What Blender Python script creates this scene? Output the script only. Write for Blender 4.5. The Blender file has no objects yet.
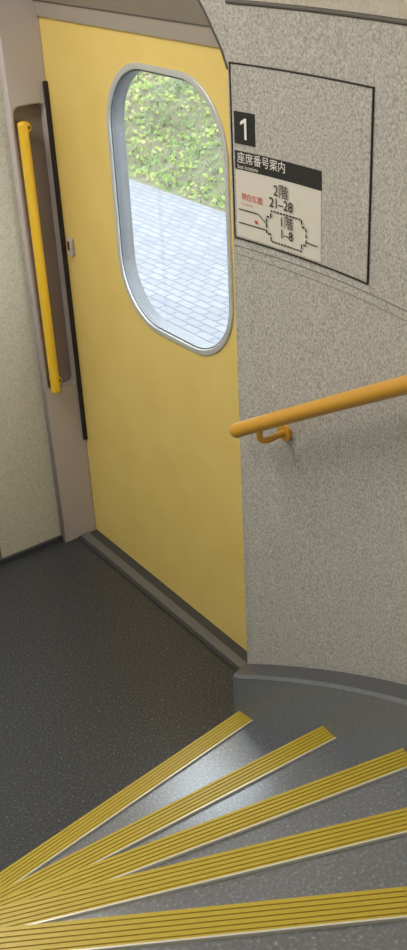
import bpy, bmesh, math, random
from mathutils import Vector, Matrix
random.seed(3)
S=2.25
PX,PY=-0.28,0.72      # stair centre (units of S)
RS,RW=0.880,0.906     # skirt face radius / wall radius
STEP=0.08
ANG=[6.5,-3.1,-12.0,-21.0,-30.9,-40.5]
ZC=1.22
scene=bpy.context.scene
scene.view_settings.view_transform='Standard'

def lin(c):
    return tuple(((v/255)/12.92 if v/255<=0.04045 else (((v/255)+0.055)/1.055)**2.4) for v in c)+(1,)
def mat(name,rgb,rough=0.6,metal=0.0,spec=0.5):
    m=bpy.data.materials.new(name); m.use_nodes=True
    b=m.node_tree.nodes['Principled BSDF']
    b.inputs['Base Color'].default_value=lin(rgb)
    b.inputs['Roughness'].default_value=rough
    b.inputs['Metallic'].default_value=metal
    b.inputs['Specular IOR Level'].default_value=spec
    return m
def speckle(name,stops,scale=130,rough=0.6,detail=3,bump=0.0,spec=0.5,big=0.0):
    m=mat(name,(128,128,128),rough,0,spec); nt=m.node_tree; b=nt.nodes['Principled BSDF']
    tc=nt.nodes.new('ShaderNodeTexCoord'); n=nt.nodes.new('ShaderNodeTexNoise')
    n.inputs['Scale'].default_value=scale; n.inputs['Detail'].default_value=detail; n.inputs['Roughness'].default_value=0.6
    nt.links.new(tc.outputs['Object'],n.inputs['Vector'])
    r=nt.nodes.new('ShaderNodeValToRGB'); cr=r.color_ramp
    while len(cr.elements)<len(stops): cr.elements.new(0.5)
    for e,(p,c) in zip(cr.elements,stops): e.position=p; e.color=lin(c)
    nt.links.new(n.outputs['Fac'],r.inputs['Fac'])
    nt.links.new(r.outputs['Color'],b.inputs['Base Color'])
    if bump:
        bp=nt.nodes.new('ShaderNodeBump'); bp.inputs['Strength'].default_value=bump; bp.inputs['Distance'].default_value=0.002
        nt.links.new(n.outputs['Fac'],bp.inputs['Height']); nt.links.new(bp.outputs['Normal'],b.inputs['Normal'])
    return m

M_wall=speckle('wall_speckle',[(0.32,(140,137,130)),(0.5,(177,174,166)),(0.68,(202,199,191))],190,0.5,3,0.08)
M_wallL=speckle('wall_cream',[(0.3,(178,174,158)),(0.5,(200,196,179)),(0.7,(213,209,193))],190,0.55,3,0.06)
M_upper=speckle('upper_panel',[(0.3,(175,167,153)),(0.7,(200,192,178))],120,0.6)
M_floor=speckle('floor_speckle',[(0.34,(37,39,42)),(0.52,(56,58,62)),(0.62,(73,75,80)),(0.70,(125,127,131))],150,0.32,3,0.05,0.7)
M_tread=speckle('tread_speckle',[(0.34,(62,66,72)),(0.52,(88,93,100)),(0.62,(108,113,120)),(0.70,(160,164,170))],150,0.29,3,0.04,1.0)
M_tread.node_tree.nodes['Principled BSDF'].inputs['IOR'].default_value=1.95
M_door=speckle('door_yellow',[(0.3,(228,199,112)),(0.7,(233,206,121))],6,0.42,2)
M_frame=mat('window_frame_metal',(205,208,208),0.35,0.4)
M_rubber=mat('black_rubber',(34,32,32),0.6)
M_gasket=mat('gasket_grey',(84,86,88),0.5)
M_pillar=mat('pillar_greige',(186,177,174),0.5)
M_recess=mat('recess_shaded_brown_grey',(130,116,110),0.5)  # brown-grey panel, darkened to carry the shading inside the recess
M_header=mat('header_greige',(162,152,140),0.5)
M_sill=mat('sill_metal',(118,119,122),0.4,0.4)
M_silld=mat('sill_dark',(62,63,67),0.5)
M_yrail=mat('grab_rail_yellow',(234,190,50),0.35)
M_orail=mat('handrail_amber',(204,152,52),0.32)
M_skirt=speckle('skirt_grey',[(0.3,(104,107,113)),(0.7,(114,117,123))],60,0.33)
M_skirttop=mat('skirt_top',(78,80,84),0.33)
M_seam=mat('seam_dark',(84,80,74),0.6)
M_seaml=mat('seam_soft',(126,122,114),0.6)
M_black=mat('sign_black',(30,29,28),0.5)
M_white=mat('sign_white',(235,233,226),0.5)
M_panel=mat('sign_panel',(212,207,195),0.5)
M_red=mat('sign_red',(205,60,50),0.5)
M_nos=mat('nosing_yellow',(186,164,52),0.36)
M_groove=mat('nosing_groove',(130,110,36),0.55)
M_nosedge=mat('nosing_edge',(226,224,208),0.3,0.3)
M_screw=mat('screw_dark',(60,55,45),0.4,0.7)

def empty(name):
    e=bpy.data.objects.new(name,None); scene.collection.objects.link(e); e.empty_display_size=0.1; return e
def mk(name,verts,faces,mats,parent=None,midx=None,smooth=False,scale=True):
    me=bpy.data.meshes.new(name)
    k=S if scale else 1
    me.from_pydata([(v[0]*k,v[1]*k,v[2]*k) for v in verts],[],faces)
    for m in (mats if isinstance(mats,list) else [mats]): me.materials.append(m)
    if midx:
        for p,i in zip(me.polygons,midx): p.material_index=i
    bm=bmesh.new(); bm.from_mesh(me); bmesh.ops.recalc_face_normals(bm,faces=bm.faces); bm.to_mesh(me); bm.free()
    if smooth:
        for p in me.polygons: p.use_smooth=True
    o=bpy.data.objects.new(name,me); scene.collection.objects.link(o)
    if parent: o.parent=parent
    return o
def box(name,a,b,m,parent=None,bev=0.0):
    x0,y0,z0=a;x1,y1,z1=b
    v=[(x0,y0,z0),(x1,y0,z0),(x1,y1,z0),(x0,y1,z0),(x0,y0,z1),(x1,y0,z1),(x1,y1,z1),(x0,y1,z1)]
    f=[(0,3,2,1),(4,5,6,7),(0,1,5,4),(1,2,6,5),(2,3,7,6),(3,0,4,7)]
    o=mk(name,v,f,m,parent)
    if bev:
        md=o.modifiers.new('bevel','BEVEL'); md.width=bev; md.segments=3; md.limit_method='ANGLE'
    return o
def prism(name,poly,y0,y1,m,parent=None):   # poly in (x,z), extruded along y
    n=len(poly)
    v=[(p[0],y0,p[1]) for p in poly]+[(p[0],y1,p[1]) for p in poly]
    f=[tuple(range(n)),tuple(range(2*n-1,n-1,-1))]+[(i,(i+1)%n,n+(i+1)%n,n+i) for i in range(n)]
    return mk(name,v,f,m,parent)
def rrect(cx,cy,hw,hh,r,n=14):
    pts=[]
    for (sx,sy,a0) in ((1,1,0),(-1,1,90),(-1,-1,180),(1,-1,270)):
        for i in range(n+1):
            a=math.radians(a0+90*i/n)
            pts.append((cx+sx*(hw-r)+r*math.cos(a),cy+sy*(hh-r)+r*math.sin(a)))
    return pts
def plate(name,loops,thick,M,m,parent=None,bev=0.0):
    cu=bpy.data.curves.new(name,'CURVE'); cu.dimensions='2D'; cu.fill_mode='BOTH'
    cu.extrude=thick*S/2-bev; cu.bevel_depth=bev; cu.bevel_resolution=2; cu.offset=-bev
    for lp in loops:
        s=cu.splines.new('POLY'); s.points.add(len(lp)-1); s.use_cyclic_u=True
        for p,q in zip(s.points,lp): p.co=(q[0]*S,q[1]*S,0,1)
    t=bpy.data.objects.new('t',cu); scene.collection.objects.link(t)
    dg=bpy.context.evaluated_depsgraph_get(); me=bpy.data.meshes.new_from_object(t.evaluated_get(dg))
    bpy.data.objects.remove(t); me.transform(M); me.materials.clear(); me.materials.append(m)
    o=bpy.data.objects.new(name,me); scene.collection.objects.link(o)
    if parent:o.parent=parent
    return o
def MX(x):  # plate local (a,b)->(y,z) at plane x
    return Matrix(((0,0,1,x*S),(1,0,0,0),(0,1,0,0),(0,0,0,1)))
def MY(y):  # (a,b)->(x,z) at plane y
    return Matrix(((1,0,0,0),(0,0,-1,y*S),(0,1,0,0),(0,0,0,1)))
def tube(name,pts,r,m,parent=None,cyc=False,caps=True,res=6):
    cu=bpy.data.curves.new(name,'CURVE'); cu.dimensions='3D'; cu.bevel_depth=r*S; cu.bevel_resolution=res; cu.use_fill_caps=caps
    s=cu.splines.new('POLY'); s.points.add(len(pts)-1); s.use_cyclic_u=cyc
    for p,q in zip(s.points,pts): p.co=(q[0]*S,q[1]*S,q[2]*S,1)
    t=bpy.data.objects.new('t',cu); scene.collection.objects.link(t)
    dg=bpy.context.evaluated_depsgraph_get(); me=bpy.data.meshes.new_from_object(t.evaluated_get(dg))
    bpy.data.objects.remove(t); me.materials.clear(); me.materials.append(m)
    for p in me.polygons: p.use_smooth=True
    o=bpy.data.objects.new(name,me); scene.collection.objects.link(o)
    if parent:o.parent=parent
    return o
def ball(name,c,r,m,parent=None,sc=(1,1,1)):
    me=bpy.data.meshes.new(name); bm=bmesh.new(); bmesh.ops.create_uvsphere(bm,u_segments=20,v_segments=12,radius=r*S)
    for v in bm.verts: v.co=Vector((v.co.x*sc[0]+c[0]*S,v.co.y*sc[1]+c[1]*S,v.co.z*sc[2]+c[2]*S))
    for f in bm.faces:f.smooth=True
    bm.to_mesh(me);bm.free(); me.materials.append(m)
    o=bpy.data.objects.new(name,me); scene.collection.objects.link(o)
    if parent:o.parent=parent
    return o
def P(th,r,z):
    a=math.radians(th); return (PX+r*math.cos(a),PY+r*math.sin(a),z)

XD=0.727; YD=1.400; XL=-0.60; YB=-0.22
# ---------------- floor -----------------
box('floor',(XL,YB,-0.03),(XD+0.02,1.46,0.0),M_floor)
# ---------------- walls -----------------
wl=empty('wall_far')
box('panel',(XL,1.414,0),(0.668,1.45,ZC),M_wallL,wl)
box('panel_joint',(0.5545,1.4132,0.0),(0.557,1.4145,ZC),M_seam,wl)
box('baseboard_far',(XL,1.409,0.0),(0.666,1.4145,0.010),M_silld)
# pillar
pl=empty('trim_door_pillar')
plate('face',[[(0.667,0),(XD,0),(XD,0.90),(0.667,0.90)],rrect(0.6965,0.490,0.0240,0.212,0.010)],0.016,MY(1.408),M_pillar,pl,bev=0.004)
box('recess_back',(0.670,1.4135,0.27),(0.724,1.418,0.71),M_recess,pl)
box('core',(0.669,1.4165,0.0),(XD+0.04,1.46,ZC),M_pillar,pl)
# header over the door
hd=empty('trim_header')
prism('cover',[(0.745,0.8125),(0.7225,0.8125),(0.7205,0.832),(0.668,0.90),(0.655,ZC),(0.76,ZC),(0.76,0.8125)],0.842,1.46,M_header,hd)
prism('pillar_cap',[(0.667,0.86),(0.727,0.86),(0.727,ZC),(0.645,ZC)],1.392,1.414,M_header,hd)
box('edge_line',(0.7195,0.842,0.8315),(0.7225,1.40,0.8340),M_seam,hd)
box('wall_right',(XD+0.004,YB,0),(XD+0.04,0.79,ZC),M_wallL)
box('wall_right_jamb',(0.640,0.795,0),(XD+0.04,0.832,ZC),M_wall)
ww=rrect(1.08,0.62,0.13,0.17,0.08)  # opening for the added daylight window
wlft=empty('wall_left')
plate('panel',[[(YB,0),(1.46,0),(1.46,ZC),(YB,ZC)],ww],0.03,MX(XL-0.015),M_wallL,wlft)
box('wall_back',(XL-0.03,YB-0.03,0),(XD+0.04,YB,ZC),M_wallL)
box('ceiling',(XL-0.03,YB-0.03,ZC),(XD+0.04,1.46,ZC+0.02),M_upper)

# curved stair wall
cw=empty('wall_stair')
verts=[];faces=[];mi=[]
ths=[7.4-i*1.5 for i in range(68)]
zs=[0,0.655,0.879,ZC]
for t in ths:
    for z in zs: verts.append(P(t,RW,z))
    for z in zs: verts.append(P(t,RW+0.03,z))
nz=8
for i in range(len(ths)-1):
    a=i*nz;b=(i+1)*nz
    for j in range(3):
        faces.append((a+j,b+j,b+j+1,a+j+1)); mi.append(1 if j==2 else 0)
        faces.append((a+4+j,a+5+j,b+5+j,b+4+j)); mi.append(0)
for e in (0,(len(ths)-1)*nz):
    for j in range(3): faces.append((e+j,e+j+1,e+5+j,e+4+j)); mi.append(0)
sh=mk('shell',verts,faces,[M_wall,M_upper],cw,mi,smooth=False)
for p in sh.data.polygons:
    c=Vector((p.center.x-PX*S,p.center.y-PY*S,0)).normalized()
    p.use_smooth=abs(p.normal.dot(c))>0.9
x0,y0,_=P(7.4,RW,0); tx,ty=-math.sin(math.radians(7.4)),math.cos(math.radians(7.4))
def T(s,z,o=0): return (x0+tx*s+o*0.99,y0+ty*s+o*0.13,z)
fl=[(0,0.822),(0.007,0.838),(0.026,0.867),(0.10,0.96),(0.3,ZC),(0,ZC)]
v=[T(s,z) for s,z in fl]+[T(s,z,0.012) for s,z in fl]
n=len(fl)
mk('corner_flare',v,[tuple(range(n)),tuple(range(2*n-1,n-1,-1))]+[(i,(i+1)%n,n+(i+1)%n,n+i) for i in range(n)],M_wall,cw)
tube('flare_edge',[T(s,z) for s,z in fl[:5]],0.0012,M_seam,cw)
def arc(z,r,t0=7.3,t1=-90): 
    n=80; return [P(t0+(t1-t0)*i/n,r,z(t0+(t1-t0)*i/n) if callable(z) else z) for i in range(n+1)]
tube('joint_lower',arc(0.6590,RW,7.3),0.0006,M_seaml,cw,res=2)
tube('joint_lower_b',arc(0.6505,RW,7.3),0.0004,M_seaml,cw,res=2)
tube('joint_upper',arc(0.879,RW,7.3),0.0022,M_seam,cw,res=2)

bs=empty('baseboard_stair')
def zt(t): return 0.134+0.0088*(7-max(t,-44))
verts=[];faces=[];mi=[]
ths=[7.6-i*1.0 for i in range(100)]
for i,t in enumerate(ths):
    rr=RS+ (0.004 if i==0 else 0)
    zz=zt(t)
    verts+= [P(t,rr,0),P(t,rr,zz-0.004),P(t,rr+0.003,zz),P(t,RW+0.002,zz+0.003),P(t,RW+0.002,0)]
for i in range(len(ths)-1):
    a=i*5;b=a+5
    for j in range(4):
        faces.append((a+j,b+j,b+j+1,a+j+1)); mi.append(0 if j<2 else 1)
faces.append((0,1,2,3,4)); mi.append(0)
mk('stringer',verts,faces,[M_skirt,M_skirttop],bs,mi)

# ---------------- staircase -----------------
st=empty('winding_staircase')
RI=0.10
def wedge(name,t0,t1,z,m,r0=RI,r1=RS+0.004,n=10):
    verts=[];faces=[]
    for i in range(n+1):
        t=t0+(t1-t0)*i/n
        verts+=[P(t,r0,0.0),P(t,r1,0.0),P(t,r1,z),P(t,r0,z)]
    for i in range(n):
        a=i*4;b=a+4
        for j in range(4): faces.append((a+j,b+j,b+(j+1)%4,a+(j+1)%4))
    faces.append((0,1,2,3)); faces.append(tuple(n*4+j for j in (3,2,1,0)))
    return mk(name,verts,faces,m,st)
for k,t in enumerate(ANG):
    t1=ANG[k+1]-0.0 if k<5 else -120
    wedge('tread_%d'%(k+1),t,t1,STEP*(k+1),M_tread,n=10 if k<5 else 40)
me=bpy.data.meshes.new('newel'); bm=bmesh.new()
bmesh.ops.create_cone(bm,cap_ends=True,segments=48,radius1=(RI+0.004)*S,radius2=(RI+0.004)*S,depth=ZC*S)
for f in bm.faces:f.smooth=len(f.verts)==4
bm.to_mesh(me);bm.free(); me.transform(Matrix.Translation((PX*S,PY*S,ZC*S/2))); me.materials.append(M_wallL)
nw=bpy.data.objects.new('newel',me); scene.collection.objects.link(nw); nw.parent=st
def nosing(k,t,z):
    a=math.radians(t); er=(math.cos(a),math.sin(a)); et=(math.sin(a),-math.cos(a))
    prof=[(-0.004,-0.018,0),(-0.004,-0.001,0),(-0.003,0.0020,0)]
    x=-0.003; 
    for i in range(5):
        prof.append((x+0.0030,0.0020,0)); prof.append((x+0.0032,0.0014,1)); prof.append((x+0.0039,0.0014,1)); prof.append((x+0.0041,0.0020,0)); x+=0.0041
    prof+=[(0.0190,0.0020,0),(0.0193,0.0025,2),(0.0207,0.0025,2),(0.0212,0.0002,2),(0.0212,-0.0005,2),(0.0,-0.0005,0),(0.0,-0.018,0)]
    verts=[]
    for r in (RI+0.003,RS-0.0005):
        for (u,w,_) in prof: verts.append((PX+er[0]*r+et[0]*u,PY+er[1]*r+et[1]*u,z+w))
    n=len(prof); faces=[];mi=[]
    for i in range(n):
        j=(i+1)%n; faces.append((i,j,n+j,n+i))
        mi.append(1 if (prof[i][2]==1 and prof[j][2]==1) else (2 if prof[j][2]==2 else 0))
    faces.append(tuple(range(n))); mi.append(0); faces.append(tuple(range(2*n-1,n-1,-1))); mi.append(0)
    mk('nosing_%d'%k,verts,faces,[M_nos,M_groove,M_nosedge],st,mi)
for k,t in enumerate(ANG): nosing(k+1,t,STEP*(k+1))

# ---------------- door -----------------
dr=empty('door_1')
wc=(1.1155,0.607)
hw,hh,rr=0.129,0.172,0.088
plate('leaf',[[(0.835,0.001),(1.416,0.001),(1.416,0.8125),(0.835,0.8125)],rrect(wc[0],wc[1],hw-0.006,hh-0.006,rr-0.005)],0.018,MX(XD+0.009),M_door,dr)
plate('window_frame',[rrect(wc[0],wc[1],hw,hh,rr),rrect(wc[0],wc[1],hw-0.0075,hh-0.0075,rr-0.006)],0.010,MX(XD+0.0025),M_frame,dr,bev=0.003)
plate('window_gasket',[rrect(wc[0],wc[1],hw-0.0050,hh-0.0050,rr-0.005),rrect(wc[0],wc[1],hw-0.0095,hh-0.0095,rr-0.009)],0.019,MX(XD+0.0095),M_gasket,dr)
gm=bpy.data.materials.new('glass_clear'); gm.use_nodes=True; nt=gm.node_tree; nt.nodes.clear()
out=nt.nodes.new('ShaderNodeOutputMaterial'); mx=nt.nodes.new('ShaderNodeMixShader'); tr=nt.nodes.new('ShaderNodeBsdfTransparent'); gl=nt.nodes.new('ShaderNodeBsdfGlossy')
gl.inputs['Roughness'].default_value=0.02; tr.inputs['Color'].default_value=(0.95,0.97,0.97,1); mx.inputs[0].default_value=0.08
nt.links.new(tr.outputs[0],mx.inputs[1]);nt.links.new(gl.outputs[0],mx.inputs[2]);nt.links.new(mx.outputs[0],out.inputs[0])
plate('window_glass',[rrect(wc[0],wc[1],hw-0.009,hh-0.009,rr-0.009)],0.002,MX(XD+0.004),gm,dr)
box('edge_rubber',(0.7205,1.3940,0.178),(0.7268,1.3995,0.730),M_rubber,dr,bev=0.003)
box('latch_plate',(0.7205,1.369,0.490),(0.7268,1.381,0.516),M_pillar,dr,bev=0.004)
box('latch_slot',(0.7198,1.373,0.499),(0.7208,1.378,0.511),M_rubber,dr)
w2=empty('added_daylight_window')  # unseen window, added opposite the door to let daylight in
plate('frame',[rrect(1.08,0.62,0.134,0.174,0.084),rrect(1.08,0.62,0.124,0.164,0.076)],0.036,MX(XL-0.015),M_frame,w2,bev=0.003)
plate('glass',[rrect(1.08,0.62,0.126,0.166,0.078)],0.002,MX(XL-0.015),gm,w2)
sl=empty('trim_door_sill')
box('outer_strip',(0.712,0.842,0),(0.7275,1.399,0.0035),M_silld,sl)
box('tread_plate',(0.697,0.842,0),(0.7115,1.402,0.0045),M_sill,sl,bev=0.002)
box('inner_strip',(0.691,0.842,0),(0.6965,1.402,0.003),M_silld,sl)

# ---------------- grab rail -----------------
gr=empty('grab_rail')
gx,gy=0.676,1.384
tube('bar',[(gx,gy,0.285),(gx,gy,0.682)],0.0072,M_yrail,gr)
for z,sg_ in ((0.682,1),(0.285,-1)):
    ball('end_cap',(gx,gy,z),0.0073,M_yrail,gr,(1,1,0.6))
    zz=z-sg_*0.008
    tube('bracket',[(gx,gy,zz),(gx+0.005,gy+0.008,zz),(gx+0.010,1.398,zz),(gx+0.010,1.4135,zz)],0.0052,M_yrail,gr)
    tube('flange',[(gx+0.010,1.3965,zz),(gx+0.010,1.4005,zz)],0.0085,M_yrail,gr)
    ball('screw',(gx+0.014,1.3955,zz),0.0022,M_screw,gr)

# ---------------- handrail -----------------
hr=empty('handrail')
def zr(t): return 0.4755+0.0088*(5.7-max(t,-42))
RR=0.870
tube('bar',arc(zr,RR,5.15,-88),0.0077,M_orail,hr,res=8)
ball('end_cap',P(5.15,RR,zr(5.15)),0.0078,M_orail,hr)
for t in (2.9,-19,-41,-64,-84):
    z=zr(t)
    tube('bracket',[P(t,RR,z-0.004),P(t,RR,z-0.016),P(t,RR+0.004,z-0.020),P(t,RR+0.010,z-0.022),P(t,RW+0.001,z-0.022)],0.0034,M_orail,hr)
    tube('flange',[P(t,RW-0.004,z-0.022),P(t,RW+0.001,z-0.022)],0.009,M_orail,hr)

# ---------------- sign -----------------
sg=empty('seat_location_sign')
TL=7.2; 
def W(s,z,e): return P(TL-math.degrees(s/RW),RW-e,z)
def patch(name,s0,s1,z0,z1,e,m,n=12):
    v=[];f=[]
    for i in range(n+1):
        s=s0+(s1-s0)*i/n; v+=[W(s,z0,e),W(s,z1,e),W(s,z0,0.0002),W(s,z1,0.0002)]
    for i in range(n):
        a=i*4;b=a+4
        f+= [(a,b,b+1,a+1),(a+1,b+1,b+3,a+3),(a,a+2,b+2,b)]
    f+=[(0,1,3,2),(n*4,n*4+2,n*4+3,n*4+1)]
    return mk(name,v,f,m,sg)
SW=0.183; Z0,Z1=0.667,0.829
patch('board',0.0012,SW-0.0012,Z0+0.001,Z1-0.001,0.0009,M_wall,24)
bw=0.0013
patch('border_top',0,SW,Z1-bw,Z1,0.0016,M_black,24); patch('border_bottom',0,SW,Z0,Z0+bw,0.0016,M_black,24)
patch('border_left',0,bw,Z0,Z1,0.0016,M_black,1); patch('border_right',SW-bw,SW,Z0,Z1,0.0016,M_black,1)
patch('number_plate',0.0045,0.0315,0.7580,0.7870,0.0015,M_black,4)
patch('info_panel',0.0045,0.119,0.6700,0.7375,0.0014,M_panel,16)
patch('info_banner',0.0045,0.119,0.7345,0.7515,0.0018,M_black,16)
def text(body,s,z,h,m,align='CENTER',e=0.0024,bold=0.0,sx=1.0):
    cu=bpy.data.curves.new('txt','FONT'); cu.body=body; cu.size=1; cu.align_x=align; cu.align_y='CENTER'; cu.offset=bold
    cu.resolution_u=4
    t=bpy.data.objects.new('t',cu); scene.collection.objects.link(t)
    dg=bpy.context.evaluated_depsgraph_get(); me=bpy.data.meshes.new_from_object(t.evaluated_get(dg)); bpy.data.objects.remove(t)
    k=h/0.72
    for v in me.vertices:
        q=W(s+v.co.x*k*sx,z+v.co.y*k,e); v.co=(q[0]*S,q[1]*S,q[2]*S)
    me.materials.clear(); me.materials.append(m)
    o=bpy.data.objects.new('lettering',me); scene.collection.objects.link(o); o.parent=sg
one=[(0.0012,-0.0095),(0.0042,-0.0095),(0.0042,0.0095),(0.0018,0.0095),(-0.0040,0.0060),(-0.0040,0.0030),(0.0012,0.0055)]
mk('numeral_one',[W(0.0175+a,0.7725+b,0.0024) for a,b in one],[(0,1,2,6),(6,2,3),(6,3,4,5)],M_white,sg)
text('座席番号案内',0.008,0.7452,0.0078,M_white,'LEFT')
text('Seat locations',0.008,0.7375,0.0036,M_white,'LEFT')
text('2階',0.066,0.7228,0.0098,M_black)
text('21–28',0.066,0.7112,0.0092,M_black,bold=0.008)
text('1階',0.073,0.6955,0.0092,M_black)
text('1–8',0.073,0.6842,0.0088,M_black,bold=0.008)
text('現在位置',0.012,0.7095,0.0052,M_red,'LEFT')
text('You are here',0.012,0.7030,0.0022,M_red,'LEFT')
def seg(a,b,w=0.0010,m=M_black):
    dx,dz=b[0]-a[0],b[1]-a[1]; L=math.hypot(dx,dz); nx,nz_=-dz/L*w/2,dx/L*w/2
    v=[W(a[0]+nx,a[1]+nz_,0.0024),W(b[0]+nx,b[1]+nz_,0.0024),W(b[0]-nx,b[1]-nz_,0.0024),W(a[0]-nx,a[1]-nz_,0.0024)]
    mk('line',v,[(0,1,2,3)],m,sg)
seg((0.008,0.697),(0.034,0.697)); 
octo=[(0.046,0.697),(0.052,0.697),(0.052,0.7035),(0.094,0.7035),(0.094,0.697),(0.100,0.697),(0.100,0.681),(0.094,0.681),(0.094,0.6745),(0.052,0.6745),(0.052,0.681),(0.046,0.681),(0.046,0.697)]
for a,b in zip(octo,octo[1:]):
    L=math.hypot(b[0]-a[0],b[1]-a[1]); n=max(1,int(L/0.004))
    for i in range(n):
        f0=i/n; f1=(i+0.66)/n
        seg((a[0]+(b[0]-a[0])*f0,a[1]+(b[1]-a[1])*f0),(a[0]+(b[0]-a[0])*f1,a[1]+(b[1]-a[1])*f1),0.0016)
seg((0.008,0.684),(0.046,0.684)); seg((0.100,0.684),(0.116,0.684)); seg((0.034,0.697),(0.046,0.690))
seg((0.030,0.6885),(0.034,0.6885),0.003,M_red)

# ---------------- outside -----------------
pm=bpy.data.materials.new('paving'); pm.use_nodes=True; nt=pm.node_tree; b=nt.nodes['Principled BSDF']
tc=nt.nodes.new('ShaderNodeTexCoord'); mp=nt.nodes.new('ShaderNodeMapping'); mp.inputs['Rotation'].default_value=(0,0,math.radians(90))
br=nt.nodes.new('ShaderNodeTexBrick'); br.inputs['Scale'].default_value=1; br.inputs['Brick Width'].default_value=0.13; br.inputs['Row Height'].default_value=0.065; br.inputs['Mortar Size'].default_value=0.006
br.inputs['Color1'].default_value=lin((97,98,101)); br.inputs['Color2'].default_value=lin((87,89,94)); br.inputs['Mortar'].default_value=lin((68,71,76))
nt.links.new(tc.outputs['Object'],mp.inputs[0]);nt.links.new(mp.outputs[0],br.inputs['Vector']);nt.links.new(br.outputs['Color'],b.inputs['Base Color']); b.inputs['Roughness'].default_value=0.8
b.inputs['Specular IOR Level'].default_value=0.2
box('paving_ground',(0.80,-3,-0.06),(2.04,9,-0.03),pm)
box('ground_far',(-9,-3,-0.10),(XL-0.06,9,-0.05),pm)
M_leaf=speckle('leaves',[(0.3,(54,70,40)),(0.46,(80,98,50)),(0.58,(108,116,62)),(0.70,(122,98,84))],3.5,0.7,6,0,0.2)  # leaf greens kept low in contrast, window haze put into the colour
M_soil=speckle('soil',[(0.3,(66,66,44)),(0.7,(80,78,56))],8,0.9)
hg=empty('hedge_bank')
def hz(x,y): return -0.028+0.50*max(0,x-2.10)**0.9+0.02*math.sin(y*9+x*5)*min(1,(x-2.04)*5)+0.03*math.sin(y*4.3-x*7)*min(1,(x-2.04)*5)
v=[];f=[];nx_,ny_=24,80
for i in range(nx_+1):
    for j in range(ny_+1):
        x=2.042+2.2*i/nx_; y=0+8*j/ny_; v.append((x,y,hz(x,y)-0.004))
for i in range(nx_):
    for j in range(ny_):
        a=i*(ny_+1)+j; f.append((a,a+ny_+1,a+ny_+2,a+1))
mk('bank',v,f,M_soil,hg)
v=[];f=[]
for i in range(50000):
    x=2.052+1.9*random.random()**1.2; y=0.6+6.5*random.random(); z=hz(x,y)+random.random()*0.035
    a=Vector((random.gauss(0,1),random.gauss(0,1),random.gauss(0,1))).normalized(); bb=a.orthogonal().normalized(); l=0.006+0.008*random.random()
    c=Vector((x,y,z)); n=len(v)
    v+=[c-a*l,c+bb*l*0.6,c+a*l,c-bb*l*0.6]; f.append((n,n+1,n+2,n+3))
mk('foliage',v,f,M_leaf,hg)

# ---------------- lights -----------------
wd=bpy.data.worlds.new('world'); scene.world=wd; wd.use_nodes=True
bg=wd.node_tree.nodes['Background']; bg.inputs['Color'].default_value=(0.85,0.92,1.0,1); bg.inputs['Strength'].default_value=9.0
sd=bpy.data.lights.new('sun','SUN'); sd.energy=3.0; sd.angle=math.radians(25); sd.color=(1,0.97,0.92)
so=bpy.data.objects.new('sun',sd); scene.collection.objects.link(so); so.rotation_euler=(math.radians(20),math.radians(-28),0)
M_lamp=bpy.data.materials.new('lamp_diffuser'); M_lamp.use_nodes=True
bb=M_lamp.node_tree.nodes['Principled BSDF']; bb.inputs['Emission Color'].default_value=(1,0.95,0.88,1); bb.inputs['Emission Strength'].default_value=3
for i,(x,y,lx,ly,e) in enumerate(((0.12,1.12,0.5,0.10,25),(0.10,0.45,0.5,0.10,13))):
    L=empty('ceiling_lamp')
    box('diffuser',(x-lx/2,y-ly/2,ZC-0.012),(x+lx/2,y+ly/2,ZC-0.0005),M_lamp,L,bev=0.004)
    ld=bpy.data.lights.new('lamp_light','AREA'); ld.shape='RECTANGLE'; ld.size=lx*S; ld.size_y=ly*S; ld.energy=e; ld.color=(1,0.95,0.88)
    lo=bpy.data.objects.new('lamp_light',ld); scene.collection.objects.link(lo); lo.location=(x*S,y*S,(ZC-0.014)*S); lo.parent=L

# ---------------- camera -----------------
th=math.atan(0.576); hd_=math.radians(34.2); ro=math.radians(3.04)
F=Vector((math.sin(hd_)*math.cos(th),math.cos(hd_)*math.cos(th),-math.sin(th)))
R0=Vector((math.cos(hd_),-math.sin(hd_),0)); U0=R0.cross(F)
R=R0*math.cos(ro)-U0*math.sin(ro); U=U0*math.cos(ro)+R0*math.sin(ro)
cd=bpy.data.cameras.new('camera'); cd.sensor_fit='VERTICAL'; cd.sensor_height=24; cd.lens=24*1096/950; cd.clip_start=0.02
co=bpy.data.objects.new('camera',cd); scene.collection.objects.link(co)
co.matrix_world=Matrix(((R.x,U.x,-F.x,0),(R.y,U.y,-F.y,0),(R.z,U.z,-F.z,1.0*S),(0,0,0,1)))
scene.camera=co
